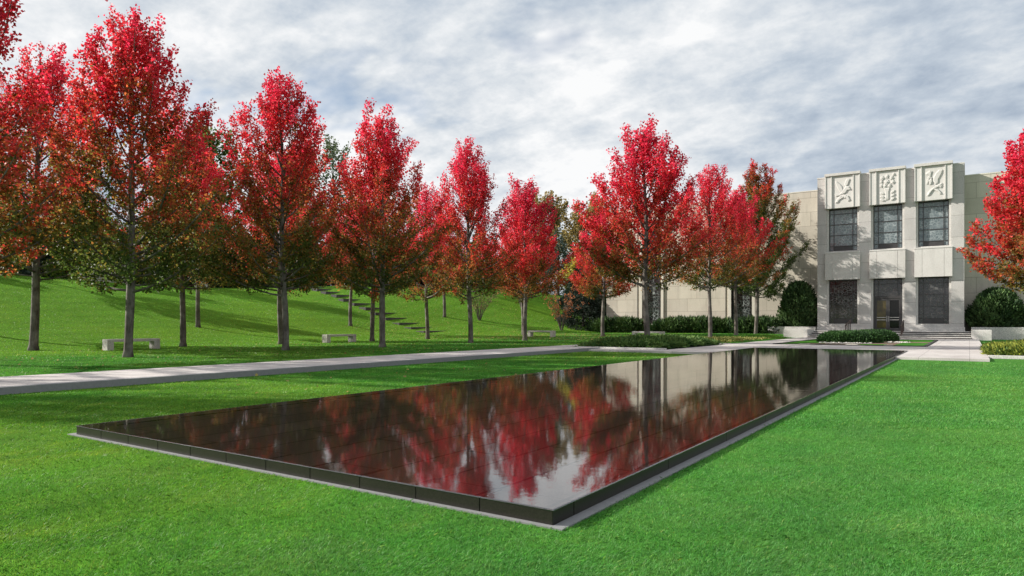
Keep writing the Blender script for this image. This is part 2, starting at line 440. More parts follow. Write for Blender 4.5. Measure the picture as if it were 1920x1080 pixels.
# ------------------------------------------------------------------ grass blades
def in_rect(x, y, r): return (x > r[0]) & (x < r[1]) & (y > r[2]) & (y < r[3])
NOGRASS = [(PX0 - .10, PX1 + s0 - .02, PY0 - s0 * .5, 40), (-18.65, -15.5, -60, 44), (-16, .7, 29.75, 44)]
FW = Vector((-.5568, .8307)); RT = Vector((.8307, .5568))
def blades(seed, N, d0, d1, h, w, powr):
    rng = np.random.default_rng(seed)
    u = rng.uniform(0, 1, N)
    k = powr
    d = (d0 ** (-k) + u * (d1 ** (-k) - d0 ** (-k))) ** (-1 / k)
    c = rng.uniform(-1, 1, N) * (d * .80 + 1.2)
    x = c * RT.x + d * FW.x; y = c * RT.y + d * FW.y
    ok = np.ones(N, bool)
    for r in NOGRASS: ok &= ~in_rect(x, y, r)
    ok &= ~((x > -12.6) & (y > 29)) & (y < 72)
    x, y, d = x[ok], y[ok], d[ok]; N = len(x)
    z = ground_z(x, y)
    a = rng.uniform(0, 2 * PI, N); sc = (1 + .05 * d) * rng.uniform(.5, 1.25, N)
    lean = rng.normal(0, .6, (N, 2)) + np.array([.35, .1]) + .3 * np.stack([np.sin(x * 5 + y * 3), np.cos(y * 4.3 - x * 2)], 1)
    side = np.stack([np.cos(a), np.sin(a), np.zeros(N)], 1) * (w * sc)[:, None]
    B = np.stack([x, y, z - .004], 1)
    mid = B + np.stack([lean[:, 0] * .25, lean[:, 1] * .25, np.ones(N) * .6], 1) * (h * sc)[:, None]
    tip = B + np.stack([lean[:, 0], lean[:, 1], np.ones(N)], 1) * (h * sc)[:, None] * .95
    V = np.stack([B - side, B + side, mid + side * .7, tip, mid - side * .7], 1)
    cl = np.sin(x * 9.1 + np.sin(y * 7.3) * 2) * np.sin(y * 8.3 + np.sin(x * 6.1) * 2) * .5 + np.sin(x * 23 + y * 5) * np.sin(y * 19 - x * 7) * .5
    g = (1.25 + .14 * cl + rng.normal(0, .19, N)).clip(.5, 2.2)
    dry = rng.uniform(size=N) < .05
    C = np.stack([g * rng.normal(1.0, .12, N), g, g * rng.normal(1, .15, N)], 1)
    C[dry] *= [2.2, 1.25, 1.8]
    return V, C
V1, C1 = blades(1, 520000, 3.2, 13, .019, .0012, .9)
V2, C2 = blades(2, 230000, 9, 38, .019, .0026, .8)
V3, C3 = blades(3, 330000, 26, 92, .011, .0062, .35)
tag(link('grass', np_mesh('grass', np.concatenate([V1, V2, V3]), 5, np.concatenate([C1, C2, C3])), 'blade'),
    'short mown grass blades of the lawn', 'grass', kind='stuff')

# ------------------------------------------------------------------ maples
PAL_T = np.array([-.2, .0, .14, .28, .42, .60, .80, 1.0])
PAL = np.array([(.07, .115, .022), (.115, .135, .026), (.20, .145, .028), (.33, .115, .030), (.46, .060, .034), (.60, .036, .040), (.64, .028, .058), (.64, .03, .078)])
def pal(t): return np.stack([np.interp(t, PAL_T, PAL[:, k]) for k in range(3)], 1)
PROF_T = [0, .08, .2, .4, .58, .72, .86, .94, 1]
PROF_R = [.55, .90, 1.0, .93, .76, .56, .35, .22, .09]

def tree_skeleton(rng, H, Rm, h0, nl, th0=64, th1=22, prof=PROF_R, tw=1.0):
    limbs = []; twigs = []
    lean = rng.normal(0, .012, 2)
    trunk = lambda z: np.array([lean[0] * z + .05 * math.sin(z * .9 + lean[0] * 300), lean[1] * z + .05 * math.sin(z * .7 + 2 + lean[1] * 200), z])
    lob = rng.uniform(0, 2 * PI, 3)
    az = rng.uniform(0, 6.28)
    for i in range(nl):
        fr = i / (nl - 1)
        zs = h0 * .92 + (H * .88 - h0 * .92) * fr ** 1.3 + rng.normal(0, .12)
        zs = max(h0 * .85, zs)
        az += 2.399 + rng.normal(0, .35)
        th = R_(th0 + (th1 - th0) * fr ** .8 + rng.normal(0, 5))
        the = th - R_(14)
        lobe = 1 + .10 * math.sin(2 * az + lob[0]) + .07 * math.sin(3 * az + lob[1])
        kk = rng.uniform(.72, 1.10) * lobe
        r = Rm * .6
        for _ in range(6):
            tz = zs + r / math.tan(the)
            t = (tz - h0) / (H - h0)
            r = .5 * r + .5 * Rm * float(np.interp(t, PROF_T, prof)) * kk
        r = max(r, .25)
        L = r / math.sin(the)
        L = min(L, (H * rng.uniform(.86, 1.05) - zs) / max(math.cos(the), .2))
        L = max(L, .5)
        p = trunk(zs); pts = [p]; n = 6
        d_az = az
        for s in range(n):
            u = (s + .5) / n
            a = th + R_(8) - R_(34) * u
            d_az += rng.normal(0, .06)
            p = p + np.array([math.sin(a) * math.cos(d_az), math.sin(a) * math.sin(d_az), math.cos(a)]) * L / n
            pts.append(p)
        r0 = .012 + .0085 * L * (1.2 if fr < .3 else 1)
        limbs.append((pts, [r0 * (1 - .8 * k / n) for k in range(n + 1)]))
        m = max(4, int(L * 5.2 * tw))
        P = np.array(pts)
        for j in range(m):
            u = .16 + .84 * (j + rng.uniform()) / m
            k = min(int(u * n), n - 1); f = u * n - k
            q0 = P[k] * (1 - f) + P[k + 1] * f
            tg = unit(P[k + 1] - P[k])
            rd = rng.normal(size=3); rd -= tg * rd.dot(tg); rd = unit(rd)
            an = R_(rng.uniform(22, 58))
            dr = tg * math.cos(an) + rd * math.sin(an); dr[2] += .25; dr = unit(dr)
            tl = (1.25 - .7 * u) * rng.uniform(.45, 1.0) * min(1.15, .45 + L * .2)
            twigs.append((q0, dr, tl, rng.normal()))
        twigs.append((P[-2], unit(P[-1] - P[-2]), L / n * 1.35, rng.normal()))
    # leader
    for j in range(int(14 * tw)):
        z = H * .78 + H * .2 * (j / 14)
        rd = rng.normal(size=3); rd[2] = abs(rd[2]) + 1.6; twigs.append((trunk(z), unit(rd), rng.uniform(.35, .75), rng.normal()))
    zz = np.linspace(0, H * .97, 16)
    return trunk, zz, limbs, twigs

def maple(x, y, H, Rm, label, seed, h0=3.2, n=26000, shift=0.0, leaf=.115, group='red maples in rows beside the pool and lawn', nl=62, cat='maple tree',
          name='maple_tree', palf=None, mat='leaf', th0=80, th1=24, prof=PROF_R, tr=.165, bark='bark', sides=7, tw=1.0, span=.62, zoff=0.0):
    rng = np.random.default_rng(seed)
    if name == 'maple_tree': n = int(n * 1.16); Rm *= 1.2; shift += -.06 + .05 * math.sin(seed * 7.1)
    prof = [p * (1 + .12 * math.sin(seed * 3.7 + i_ * 1.9)) for i_, p in enumerate(prof)]
    z0 = gz(x, y) + zoff
    root = empty(name, (x, y, z0), label, cat, group)
    trunk, zz, limbs, twigs = tree_skeleton(rng, H, Rm, h0, nl, th0, th1, prof, tw)
    mb = MB()
    rad = [tr * (1.45 if z < .05 else 1.0) * (1 - z / H) ** .75 * (1 + rng.normal(0, .035)) + .012 for z in zz]
    zz2 = np.insert(zz, 1, .28); rad.insert(1, tr * 1.04)
    pts = [trunk(z) for z in zz2]; pts[0] = trunk(-.15)
    mb.tube(pts, rad, 10)
    for lp, lr in limbs: mb.tube(lp, lr, 5)
    mb.build('trunk', bark, root, smooth=True)
    Q = np.array([t[0] for t in twigs]); D = np.array([t[1] for t in twigs]); Lg = np.array([t[2] for t in twigs]); TR = np.array([t[3] for t in twigs])
    w = Lg ** 1.1; k = rng.choice(len(Lg), n, p=w / w.sum())
    u = rng.uniform(.08, 1.06, n) ** .85
    P = Q[k] + D[k] * (Lg[k] * u)[:, None] + rng.normal(0, 1, (n, 3)) * (.045 + .075 * (1 - u * .6))[:, None] * (leaf / .115)
    P[:, 2] += .12 * Lg[k] * u * u
    V = leaf_quads(rng, P, leaf, axis=D[k] * .5)
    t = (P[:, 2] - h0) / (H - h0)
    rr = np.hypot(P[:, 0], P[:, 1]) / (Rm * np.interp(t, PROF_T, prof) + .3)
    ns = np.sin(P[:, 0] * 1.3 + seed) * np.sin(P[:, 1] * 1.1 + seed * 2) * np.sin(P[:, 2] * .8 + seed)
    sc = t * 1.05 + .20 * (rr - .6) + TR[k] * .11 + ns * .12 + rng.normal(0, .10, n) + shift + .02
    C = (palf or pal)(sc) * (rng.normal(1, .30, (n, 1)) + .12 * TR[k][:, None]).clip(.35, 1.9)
    C = C.clip(.004, .8)
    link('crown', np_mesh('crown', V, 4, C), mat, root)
    return root

# front row beside the path (x about -28.5)
maple(-28.5, 8.2, 15.2, 3.6, 'nearest red maple of the path row, its crown cut by the left picture edge', 11, n=34000, shift=.06)
maple(-28.2, 14.3, 14.1, 3.45, 'tallest red maple by the path, grey trunk in front of the first bench', 12, h0=3.0, n=40000, shift=-.09)
maple(-28.8, 22.3, 13.9, 3.0, 'red maple by the path with a forked pointed top, between the two left benches', 13, h0=3.1, n=34000, shift=-.04)
maple(-27.9, 28.3, 13.4, 3.0, 'red maple by the path just right of the second bench, thin gap in its top', 14, h0=3.4, n=32000, shift=-.03)
maple(-28.6, 37.5, 14.0, 2.85, 'slender vivid crimson maple by the path in the middle of the picture', 15, h0=3.4, n=28000, shift=.10)
maple(-28.5, 44.4, 12.4, 2.75, 'bright red maple by the path standing before the third bench', 16, h0=3.5, n=24000, shift=.16)
maple(-27.5, 55.8, 11.4, 3.1, 'low orange and red maple at the left end of the pale wing', 17, h0=3.7, n=24000, shift=.14)
maple(-28.5, -.5, 13.8, 3.2, 'red maple of the path row standing left of the picture, shading the near lawn', 18, n=14000, shift=.0)
# second row at the foot of the hill
maple(-39.3, 15.2, 15.6, 3.7, 'dark red maple at the far left in the second row, foot of the hill', 21, h0=4.0, n=32000, shift=-.06, tr=.2)
maple(-38.1, 22.4, 13.2, 3.3, 'second row maple with drooping orange leaves right of the first bench', 22, h0=3.6, n=26000, shift=.0)
maple(-36.6, 28.0, 12.6, 3.2, 'second row maple mostly hidden behind the fork topped maple', 23, h0=3.6, n=22000, shift=.08)
maple(-37.2, 36.7, 12.8, 3.2, 'second row maple right of the second bench with brown lower leaves', 24, h0=3.4, n=22000, shift=.04)
maple(-38.6, 44.5, 13.2, 3.3, 'second row maple beside the bottom of the hillside steps', 25, h0=3.6, n=22000, shift=.10)
maple(-36.6, 56.6, 12.8, 3.2, 'second row maple behind the third bench with green lowest leaves', 26, h0=3.8, n=20000, shift=.10)
# third row on the slope
maple(-49, 30, 12.6, 3.3, 'slope maple left of the steps with thin dark trunk', 31, h0=4.2, n=18000, shift=.06)
maple(-49, 45.5, 11.8, 3.2, 'slope maple standing just left of the hillside steps, speckled trunk', 32, h0=3.8, n=16000, shift=.08)
maple(-49, 59.4, 11.8, 3.2, 'slope maple standing just right of the hillside steps', 33, h0=3.8, n=16000, shift=.12)
maple(-49, 15, 13.2, 3.6, 'slope maple behind the far left trunk', 34, h0=4.2, n=18000, shift=.03)
maple(-73, 42, 8.2, 3.4, 'small orange brown maple on the crest of the hill', 35, h0=2.4, n=12000, shift=.02, leaf=.14)
maple(-69, 27, 9.5, 3.8, 'broad olive maple on the crest of the hill at left', 36, h0=3.0, n=12000, shift=-.12, leaf=.15)
# right group
G2 = 'red maples in rows beside the pool and lawn'
maple(-15.2, 36.4, 12.5, 3.25, 'large crimson maple growing out of the juniper bed left of the pool end', 41, h0=3.6, n=36000, shift=.10, zoff=.12)
maple(-17.5, 54.9, 13.9, 3.5, 'red maple before the pale wing wall, olive leaves low down', 42, h0=4.2, n=26000, shift=.04)
maple(-17.5, 62.3, 13.2, 3.5, 'crimson maple with dark bumpy trunk beside the second wing window', 43, h0=4.6, n=24000, shift=.12)
maple(-17.3, 68.6, 16.4, 3.8, 'maple turning from green to dark red next to the entrance tower', 44, h0=3.9, n=60000, shift=-.52)
maple(2.9, 41.6, 11.3, 2.55, 'bright red maple right of the entrance, cut by the right picture edge', 45, h0=3.3, n=34000, shift=.16)

# ------------------------------------------------------------------ background trees
def gpal(a, b, c):
    A = np.array([a, b, c])
    return lambda t: np.stack([np.interp(t, [0, .5, 1], A[:, k]) for k in range(3)], 1)
PG = [.55, .9, 1, 1, .95, .85, .65, .45, .2]
green = gpal((.03, .055, .012), (.06, .10, .018), (.12, .17, .035))
olive = gpal((.10, .085, .02), (.20, .155, .045), (.30, .22, .08))
grey_green = gpal((.03, .05, .03), (.05, .08, .04), (.09, .12, .055))
def broad(x, y, H, Rm, label, seed, palf, n=9000, leaf=.42, h0=None):
    maple(x, y, H, Rm, label, seed, h0=h0 or H * .25, n=n, leaf=leaf, group=None, nl=30, cat='tree', name='broadleaf_tree', palf=palf,
          mat='green_leaf', th0=70, th1=30, prof=PG, tr=.3, bark='dark_bark', tw=.55)
broad(-92, 58.5, 24.5, 6.5, 'tall bright green tree behind the tallest red maple', 51, green)
broad(-92, 81.5, 27.5, 4.6, 'thin airy green tree rising between two red maples', 52, grey_green, n=4200, leaf=.36)
broad(-92, 73, 22.5, 5.0, 'round green tree behind the fork topped maple', 53, green)
broad(-62, 103, 18.0, 7.0, 'pale golden olive tree behind the gap beside the wing', 54, olive, n=14000, leaf=.36, h0=3)
broad(-50, 99, 16.2, 6.0, 'brownish olive tree close behind the pale wing', 55, olive, n=12000, leaf=.36, h0=3)
broad(-46, 86, 6.5, 3.0, 'small yellow green tree above the bare shrubs', 56, gpal((.08, .09, .01), (.25, .22, .03), (.42, .36, .05)), n=5000, leaf=.25, h0=1.5)

def conifer_geo(seed, H, Rb, n=11000, needle=.50, cols=((.010, .024, .013), (.03, .055, .03))):
    rng = np.random.default_rng(seed)
    z = H * (1 - np.sqrt(rng.uniform(0, 1, n))) * .97; a = rng.uniform(0, 2 * PI, n)
    env = Rb * (1 - z / H) ** .85 * (1 + .16 * np.sin(a * 5 + z * 2.2) + .12 * np.sin(z * 5.5 + a)) + .15
    r = env * rng.uniform(.25, 1.0, n) ** .55
    P = np.stack([np.cos(a) * r, np.sin(a) * r, z + .35 - .16 * r], 1)
    ax = np.stack([np.cos(a), np.sin(a), -.15 + 0 * a], 1) * 1.4
    V = leaf_quads(rng, P, needle, .38, .8, ax, .1)
    f = rng.uniform(size=n)[:, None]
    C = np.array(cols[0]) * (1 - f) + np.array(cols[1]) * f
    crown = np_mesh('crown', V, 4, C)
    mb = MB().tube([(0, 0, -.3), (0, 0, H * .5), (0, 0, H * .97)], [.22, .13, .02], 7)
    me = bpy.data.meshes.new('trunk'); me.from_pydata(mb.v, [], mb.f); me.update()
    crown.materials.append(M['needle']); me.materials.append(M['dark_bark'])
    return crown, me
geos = [conifer_geo(60 + i, h, r) for i, (h, r) in enumerate(((10, 4.2), (9, 4.4), (11, 4.0)))]
rng = np.random.default_rng(77)
def conifer(x, y, g, s, label, group=None, cat='evergreen tree', name='evergreen_tree'):
    root = empty(name, (x, y, gz(x, y) - .1), label, cat, group, rng.uniform(0, 6.28))
    root.scale = (s[0], s[0], s[1])
    for nm, me in (('crown', g[0]), ('trunk', g[1])):
        o = bpy.data.objects.new(nm, me); COL.objects.link(o); o.parent = root
    return root
yy = -14.0; i = 0
while yy < 104:
    xx = -84 - 5 * rng.uniform() + (0 if yy < 62 else (yy - 62) * .42)
    conifer(xx, yy, geos[i % 3], (rng.uniform(1.0, 1.3), rng.uniform(.85, 1.12)), 'dark evergreen in the row along the hill crest behind the maples', 'dark evergreens along the hill crest')
    yy += rng.uniform(3.2, 4.4); i += 1
conifer(-53, 92, conifer_geo(70, 10.5, 3.0, 6000, .36, ((.03, .055, .045), (.06, .10, .075))), (1, 1), 'blue green spruce below the golden tree, left of the pale wing')
conifer(-38.6, 73, conifer_geo(71, 5.2, 3.6, 9000, .30, ((.006, .014, .008), (.018, .034, .018))), (1, 1.0), 'squat dark spruce against the left end of the pale wing')
conifer(-43, 82, geos[1], (.9, .85), 'dark spruce behind the bare orange shrub')

# ------------------------------------------------------------------ bare shrubs
def shrub(x, y, H, spread, label, seed, nleaf, cols, size=.13, top=False):
    rng = np.random.default_rng(seed)
    root = empty('twiggy_shrub', (x, y, gz(x, y)), label, 'shrub', 'bare twiggy shrubs left of the building')
    mb = MB(); tips = []
    for i in range(26):
        a = rng.uniform(0, 6.28); th = rng.uniform(.1, .75) * spread
        p = np.array([math.cos(a) * .12, math.sin(a) * .12, -.05]); pts = [p]; L = H * rng.uniform(.7, 1.1)
        for s in range(5):
            th2 = th * (.5 + .2 * s); a += rng.normal(0, .15)
            p = p + np.array([math.sin(th2) * math.cos(a), math.sin(th2) * math.sin(a), math.cos(th2)]) * L / 5
            pts.append(p)
            if s > 0:
                for _ in range(3):
                    dd = unit(np.array([math.cos(a), math.sin(a), 1.0]) + rng.normal(0, .7, 3)); q = p + dd * rng.uniform(.3, .8)
                    mb.tube([p, q], [.010, .004], 3); tips.append((p, q))
        mb.tube(pts, [.034, .028, .022, .016, .012, .006], 4)
    mb.build('twigs', 'bark', root)
    k = rng.integers(0, len(tips), nleaf); A = np.array([t[0] for t in tips])[k]; B = np.array([t[1] for t in tips])[k]
    u = rng.uniform(.2, 1.1, (nleaf, 1)); P = A + (B - A) * u + rng.normal(0, .05, (nleaf, 3))
    f = rng.uniform(size=(nleaf, 1)); C = np.array(cols[0]) * (1 - f) + np.array(cols[1]) * f
    link('leaves', np_mesh('leaves', leaf_quads(rng, P, size), 4, C), 'leaf', root)
OR = ((.50, .13, .05), (.55, .24, .10)); YB = ((.22, .18, .07), (.35, .26, .12))
shrub(-38.2, 67, 5.2, 1.1, 'vase shaped shrub with sparse orange leaves beside the squat spruce', 81, 900, OR)
shrub(-46, 62, 4.0, 1.0, 'small yellow brown shrub behind the third bench', 82, 1100, YB, .10)
shrub(-46.5, 71.5, 4.2, 1.0, 'reddish bare shrub between the two larger shrubs', 83, 700, OR)
shrub(-56, 66, 3.0, 1.3, 'low spreading shrub high on the slope right of the path row', 84, 500, YB)

# ------------------------------------------------------------------ hedges, bushes, ground cover
def tuft_mesh(seed, surf, n, size, aspect, cols, jitter=.12, up=.8, nm='foliage'):
    """surf(rng,n) -> points, normals"""
    rng = np.random.default_rng(seed)
    P, Nn = surf(rng, n)
    P = P + Nn * rng.uniform(-jitter, jitter * .7, (n, 1))
    ax = Nn * .9; ax[:, 2] += up
    V = leaf_quads(rng, P, size, aspect, .2, ax, .12)
    cl = .5 + .5 * np.sin(P[:, 0] * 2.3 + seed) * np.sin(P[:, 1] * 2.7) + rng.normal(0, .35, n)
    f = cl.clip(0, 1)[:, None]
    C = (np.array(cols[0]) * (1 - f) + np.array(cols[1]) * f) * rng.normal(1, .2, (n, 1)).clip(.4, 1.6)
    return np_mesh(nm, V, 4, C)
def lumps(P, amp, k=1.0):
    return amp * (np.sin(P[:, 0] * 2.1 * k + 1) * np.sin(P[:, 1] * 1.7 * k) + .5 * np.sin(P[:, 0] * 5.1 * k) * np.sin(P[:, 2] * 4 + P[:, 1] * 3 * k))
def box_surf(sx, sy, h, rnd=.35, amp=.1):
    def f(rng, n):
        # superellipsoid upper half
        u = rng.normal(size=(n, 3)); u[:, 2] = np.abs(u[:, 2])
        u = unit(u); e = 3.2
        s = (np.abs(u) ** e).sum(1, keepdims=True) ** (-1 / e)
        p = u * s
        # spread evenly over flat top and sides
        N = unit(np.abs(p) ** (e - 1) * np.sign(p) / np.array([sx, sy, h]))
        P = p * np.array([sx, sy, h])
        P = P + N * lumps(P, amp)[:, None]
        return P, N
    return f
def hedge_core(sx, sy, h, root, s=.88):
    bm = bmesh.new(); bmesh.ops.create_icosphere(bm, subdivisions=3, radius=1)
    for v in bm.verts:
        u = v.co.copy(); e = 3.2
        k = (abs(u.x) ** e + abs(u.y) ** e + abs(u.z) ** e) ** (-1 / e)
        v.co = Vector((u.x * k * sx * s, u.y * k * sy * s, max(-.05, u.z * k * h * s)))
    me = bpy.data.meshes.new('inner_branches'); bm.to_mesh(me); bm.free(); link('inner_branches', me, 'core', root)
def hedge(name, x, y, sx, sy, h, label, cat, seed, n, size=.22, aspect=.3, cols=((.012, .035, .010), (.035, .085, .02)), group=None, amp=.1, up=.8, rz=0, z=None, jit=.12):
    root = empty(name, (x, y, gz(x, y) if z is None else z), label, cat, group, rz)
    hedge_core(sx, sy, h, root)
    link('foliage', tuft_mesh(seed, box_surf(sx, sy, h, amp=amp), n, size, aspect, cols, up=up, jitter=jit), 'needle', root)
    return root
JH = 'spiky juniper hedges under the wing windows'
hedge('juniper_hedge', -33.2, 71.2, 3.4, 1.0, 1.15, 'spiky green juniper hedge at the left end of the pale wing', 'hedge', 91, 8000, .50, .20, cols=((.014, .045, .012), (.07, .13, .03)), amp=.16, jit=.32, group=JH)
hedge('juniper_hedge', -24.4, 71.2, 4.4, 1.1, 1.18, 'longest spiky juniper hedge, between the two wing windows', 'hedge', 92, 11000, .50, .20, cols=((.014, .045, .012), (.07, .13, .03)), amp=.16, jit=.32, group=JH)
hedge('juniper_hedge', -17.6, 70.6, 2.2, 1.1, 1.15, 'short juniper hedge right of the second wing window', 'hedge', 93, 6000, .50, .20, cols=((.014, .045, .012), (.07, .13, .03)), amp=.16, jit=.32, group=JH)
HC = ((.012, .045, .010), (.05, .125, .028))
hedge('clipped_hedge', -6.65, 50.4, 1.85, 1.1, .66, 'low rounded dark green hedge in the bed before the entrance steps', 'hedge', 94, 12000, .13, .45, HC, amp=.05, up=.4, z=.06)
hedge('clipped_hedge', -5.55, 54.2, 1.35, 1.0, .70, 'smaller low hedge half hidden behind the first, toward the right handrail', 'hedge', 95, 9000, .13, .45, HC, amp=.05, up=.4, z=.06)

def cone_surf(R, H, amp=.13, p=.62):
    def f(rng, n):
        a = rng.uniform(0, 2 * PI, n); t = rng.uniform(0, 1, n) ** .8
        r = R * np.where(t < .25, .85 + .6 * t, (1 - ((t - .25) / .75) ** 2.2) ** p + 0.0)
        r = r * (1 + amp * np.sin(a * 4 + t * 7) + amp * .6 * np.sin(a * 9 + t * 15))
        P = np.stack([np.cos(a) * r, np.sin(a) * r, t * H], 1)
        N = unit(np.stack([np.cos(a), np.sin(a), .25 + t * .8], 1)); return P, N
    return f
def bush(x, y, R, H, label, seed, n, z):
    root = empty('arborvitae_bush', (x, y, z), label, 'bush', 'dense evergreen bushes flanking the entrance')
    bm = bmesh.new(); bmesh.ops.create_icosphere(bm, subdivisions=3, radius=1)
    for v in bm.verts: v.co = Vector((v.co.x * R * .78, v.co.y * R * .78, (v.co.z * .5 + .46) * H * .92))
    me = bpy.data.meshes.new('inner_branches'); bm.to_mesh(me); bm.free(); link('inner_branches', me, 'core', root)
    link('foliage', tuft_mesh(seed, cone_surf(R, H), n, .28, .42, ((.018, .05, .014), (.085, .15, .045)), .36, 1.0), 'needle', root)
bush(-13.9, 71.2, 1.55, 4.45, 'tall dark evergreen bush left of the entrance tower', 96, 11000, .75)
bush(1.95, 71.6, 1.75, 3.3, 'rounded evergreen bush in the planter right of the entrance tower', 97, 11000, .8)

# mounded juniper bed around the crimson maple, with kerb
def mound(name, x0, x1, y0, y1, h, n, label, seed, cols, size=.2, kind='stuff', cat='ground cover', z=.08):
    rng = np.random.default_rng(seed)
    cx, cy, sx, sy = (x0 + x1) / 2, (y0 + y1) / 2, (x1 - x0) / 2, (y1 - y0) / 2
    P = np.stack([rng.uniform(-1, 1, n) * sx, rng.uniform(-1, 1, n) * sy, np.zeros(n)], 1)
    e = (1 - (np.abs(P[:, 0]) / sx) ** 3) * (1 - (np.abs(P[:, 1]) / sy) ** 3)
    keep = e > rng.uniform(-.02, .18, n); P = P[keep]; e = e[keep]
    P[:, 2] = h * e.clip(0, 1) ** .45 * (.8 + .2 * np.sin(P[:, 0] * 2.5) * np.sin(P[:, 1] * 2.1)) * rng.uniform(.7, 1.05, len(P))
    ax = np.stack([P[:, 0] / sx * .8, P[:, 1] / sy * .8, np.ones(len(P)) * .55], 1)
    V = leaf_quads(rng, P, size, .35, .2, ax, .12)
    f = (.5 + .5 * np.sin(P[:, 0] * 3 + 1) * np.sin(P[:, 1] * 2.3) + rng.normal(0, .4, len(P))).clip(0, 1)[:, None]
    C = np.array(cols[0]) * (1 - f) + np.array(cols[1]) * f
    o = link(name, np_mesh(name, V, 4, C), 'needle', None, (cx, cy, z)); tag(o, label, cat, kind=kind)
def soil_mound(x0, x1, y0, y1, h, z=.02, nm='bed_soil'):
    mb = MB(); n = 16; v = []; f = []
    for j in range(n + 1):
        for i in range(n + 1):
            a, b_ = i / n * 2 - 1, j / n * 2 - 1
            v.append(((x0 + x1) / 2 + a * (x1 - x0) / 2, (y0 + y1) / 2 + b_ * (y1 - y0) / 2, z + h * .75 * max(0, (1 - abs(a) ** 3) * (1 - abs(b_) ** 3)) ** .5))
    for j in range(n):
        for i in range(n): k = j * (n + 1) + i; f.append((k, k + 1, k + n + 2, k + n + 1))
    mb.add(v, f); tag(mb.build(nm, 'core', smooth=True), 'dark soil of the planting bed', kind='structure')
soil_mound(-16.9, -12.4, 31.6, 41.2, .42, .06)
mound('ground_cover', -17.2, -12.5, 31.45, 41.6, .50, 26000, 'mounded green juniper ground cover under the crimson maple', 101, ((.045, .11, .022), (.13, .22, .05)), .22)
tag(MB().box(-16.9, -12.1, 31.2, 31.42, 0, .17).build('bed_kerb', 'granite_plain', bevel=.01), 'pale stone kerb in front of the juniper bed', 'kerb')
soil_mound(.75, 7.6, 33.0, 43.5, .36, .06)
mound('ground_cover', .55, 7.8, 32.7, 44.0, .42, 30000, 'yellow green ground cover in the bed right of the forecourt', 102, ((.06, .11, .015), (.30, .33, .05)), .2)
tag(MB().box(.6, 8.0, 32.4, 32.62, 0, .13).build('bed_kerb', 'granite_plain', bevel=.01), 'low pale kerb in front of the yellow green bed', 'kerb')
mound('ground_cover', -19.0, -13.6, 45.2, 59.5, .10, 9000, 'low yellowish ground cover strip beneath the right maples', 103, ((.10, .13, .02), (.42, .40, .12)), .14, z=.08)

# fallen leaves
rng = np.random.default_rng(9)
def litter(n, x0, x1, y0, y1): return np.stack([rng.uniform(x0, x1, n), rng.uniform(y0, y1, n)], 1)
L = np.concatenate([litter(2600, -76, -50, 50, 75), litter(2500, -50, -38, 44, 70), litter(2600, -37, -22, 46, 62), litter(350, -40, -20, 20, 46), litter(500, -37, -20, 2, 40), litter(60, -15.2, -9.5, 8, 29)])
ok = ~in_rect(L[:, 0], L[:, 1], (-9.4, -2, 3.8, 40)); L = L[ok]
P = np.stack([L[:, 0], L[:, 1], ground_z(L[:, 0], L[:, 1]) + .035], 1)
V = leaf_quads(rng, P, .085, .8, 3, np.stack([rng.normal(size=len(P)), rng.normal(size=len(P)), np.zeros(len(P))], 1), .06)
f = rng.uniform(size=(len(P), 1)); C = np.array((.40, .36, .12)) * (1 - f) + np.array((.24, .15, .06)) * f
tag(link('fallen_leaves', np_mesh('fallen_leaves', V, 4, C), 'leaf'), 'yellow and brown fallen leaves scattered on the grass', 'leaves', kind='stuff')

# ------------------------------------------------------------------ benches
def bench(x, y, L, rz, label):
    root = empty('stone_bench', (x, y, gz(x, y)), label, 'bench', 'plain stone benches near the maples', rz)
    MB().box(-L / 2, L / 2, -.26, .26, .42, .56).build('seat', 'concrete', root, bevel=.012)
    for s in (-1, 1):
        a = s * (L / 2 - .32); MB().box(min(a, s * (L / 2 - .004)), max(a, s * (L / 2 - .004)), -.256, .256, -.1, .42).build('leg', 'concrete', root, bevel=.008)
bench(-36.2, 18.5, 2.7, PI / 2, 'grey stone bench at far left, behind the tallest maple trunk')
bench(-37.0, 33.3, 2.7, PI / 2, 'grey stone bench on the lawn between two front row maples')
bench(-32.3, 53.0, 2.7, 0, 'stone bench behind the bright red maple, end lit by the sun')
bench(-22.0, 53.0, 2.7, 0, 'stone bench behind the juniper bed before the wing')

# hillside steps
ORD = ['lowest', 'second', 'third', 'fourth', 'fifth', 'sixth', 'seventh', 'eighth', 'ninth', 'tenth', 'eleventh', 'twelfth', 'thirteenth', 'topmost']
rng = np.random.default_rng(4)
for i in range(14):
    x = -44.5 - i * 2.15; y = 52 + i * .52 + rng.normal(0, .12); z = gz(x, y)
    w = rng.uniform(1.5, 1.9); d = rng.uniform(.42, .55)
    lab = ('%s grey stone slab in the stepped path climbing the hill' if i in (0, 13) else '%s grey stone slab from the bottom of the stepped hill path') % ORD[i]
    tag(MB().box(-d, d, -w, w, -.25, .09).build('stone_step', 'slate_and_riser_shade', bevel=.02, loc=(x, y, z - .05)), lab, 'step', 'stone slab steps up the hillside')

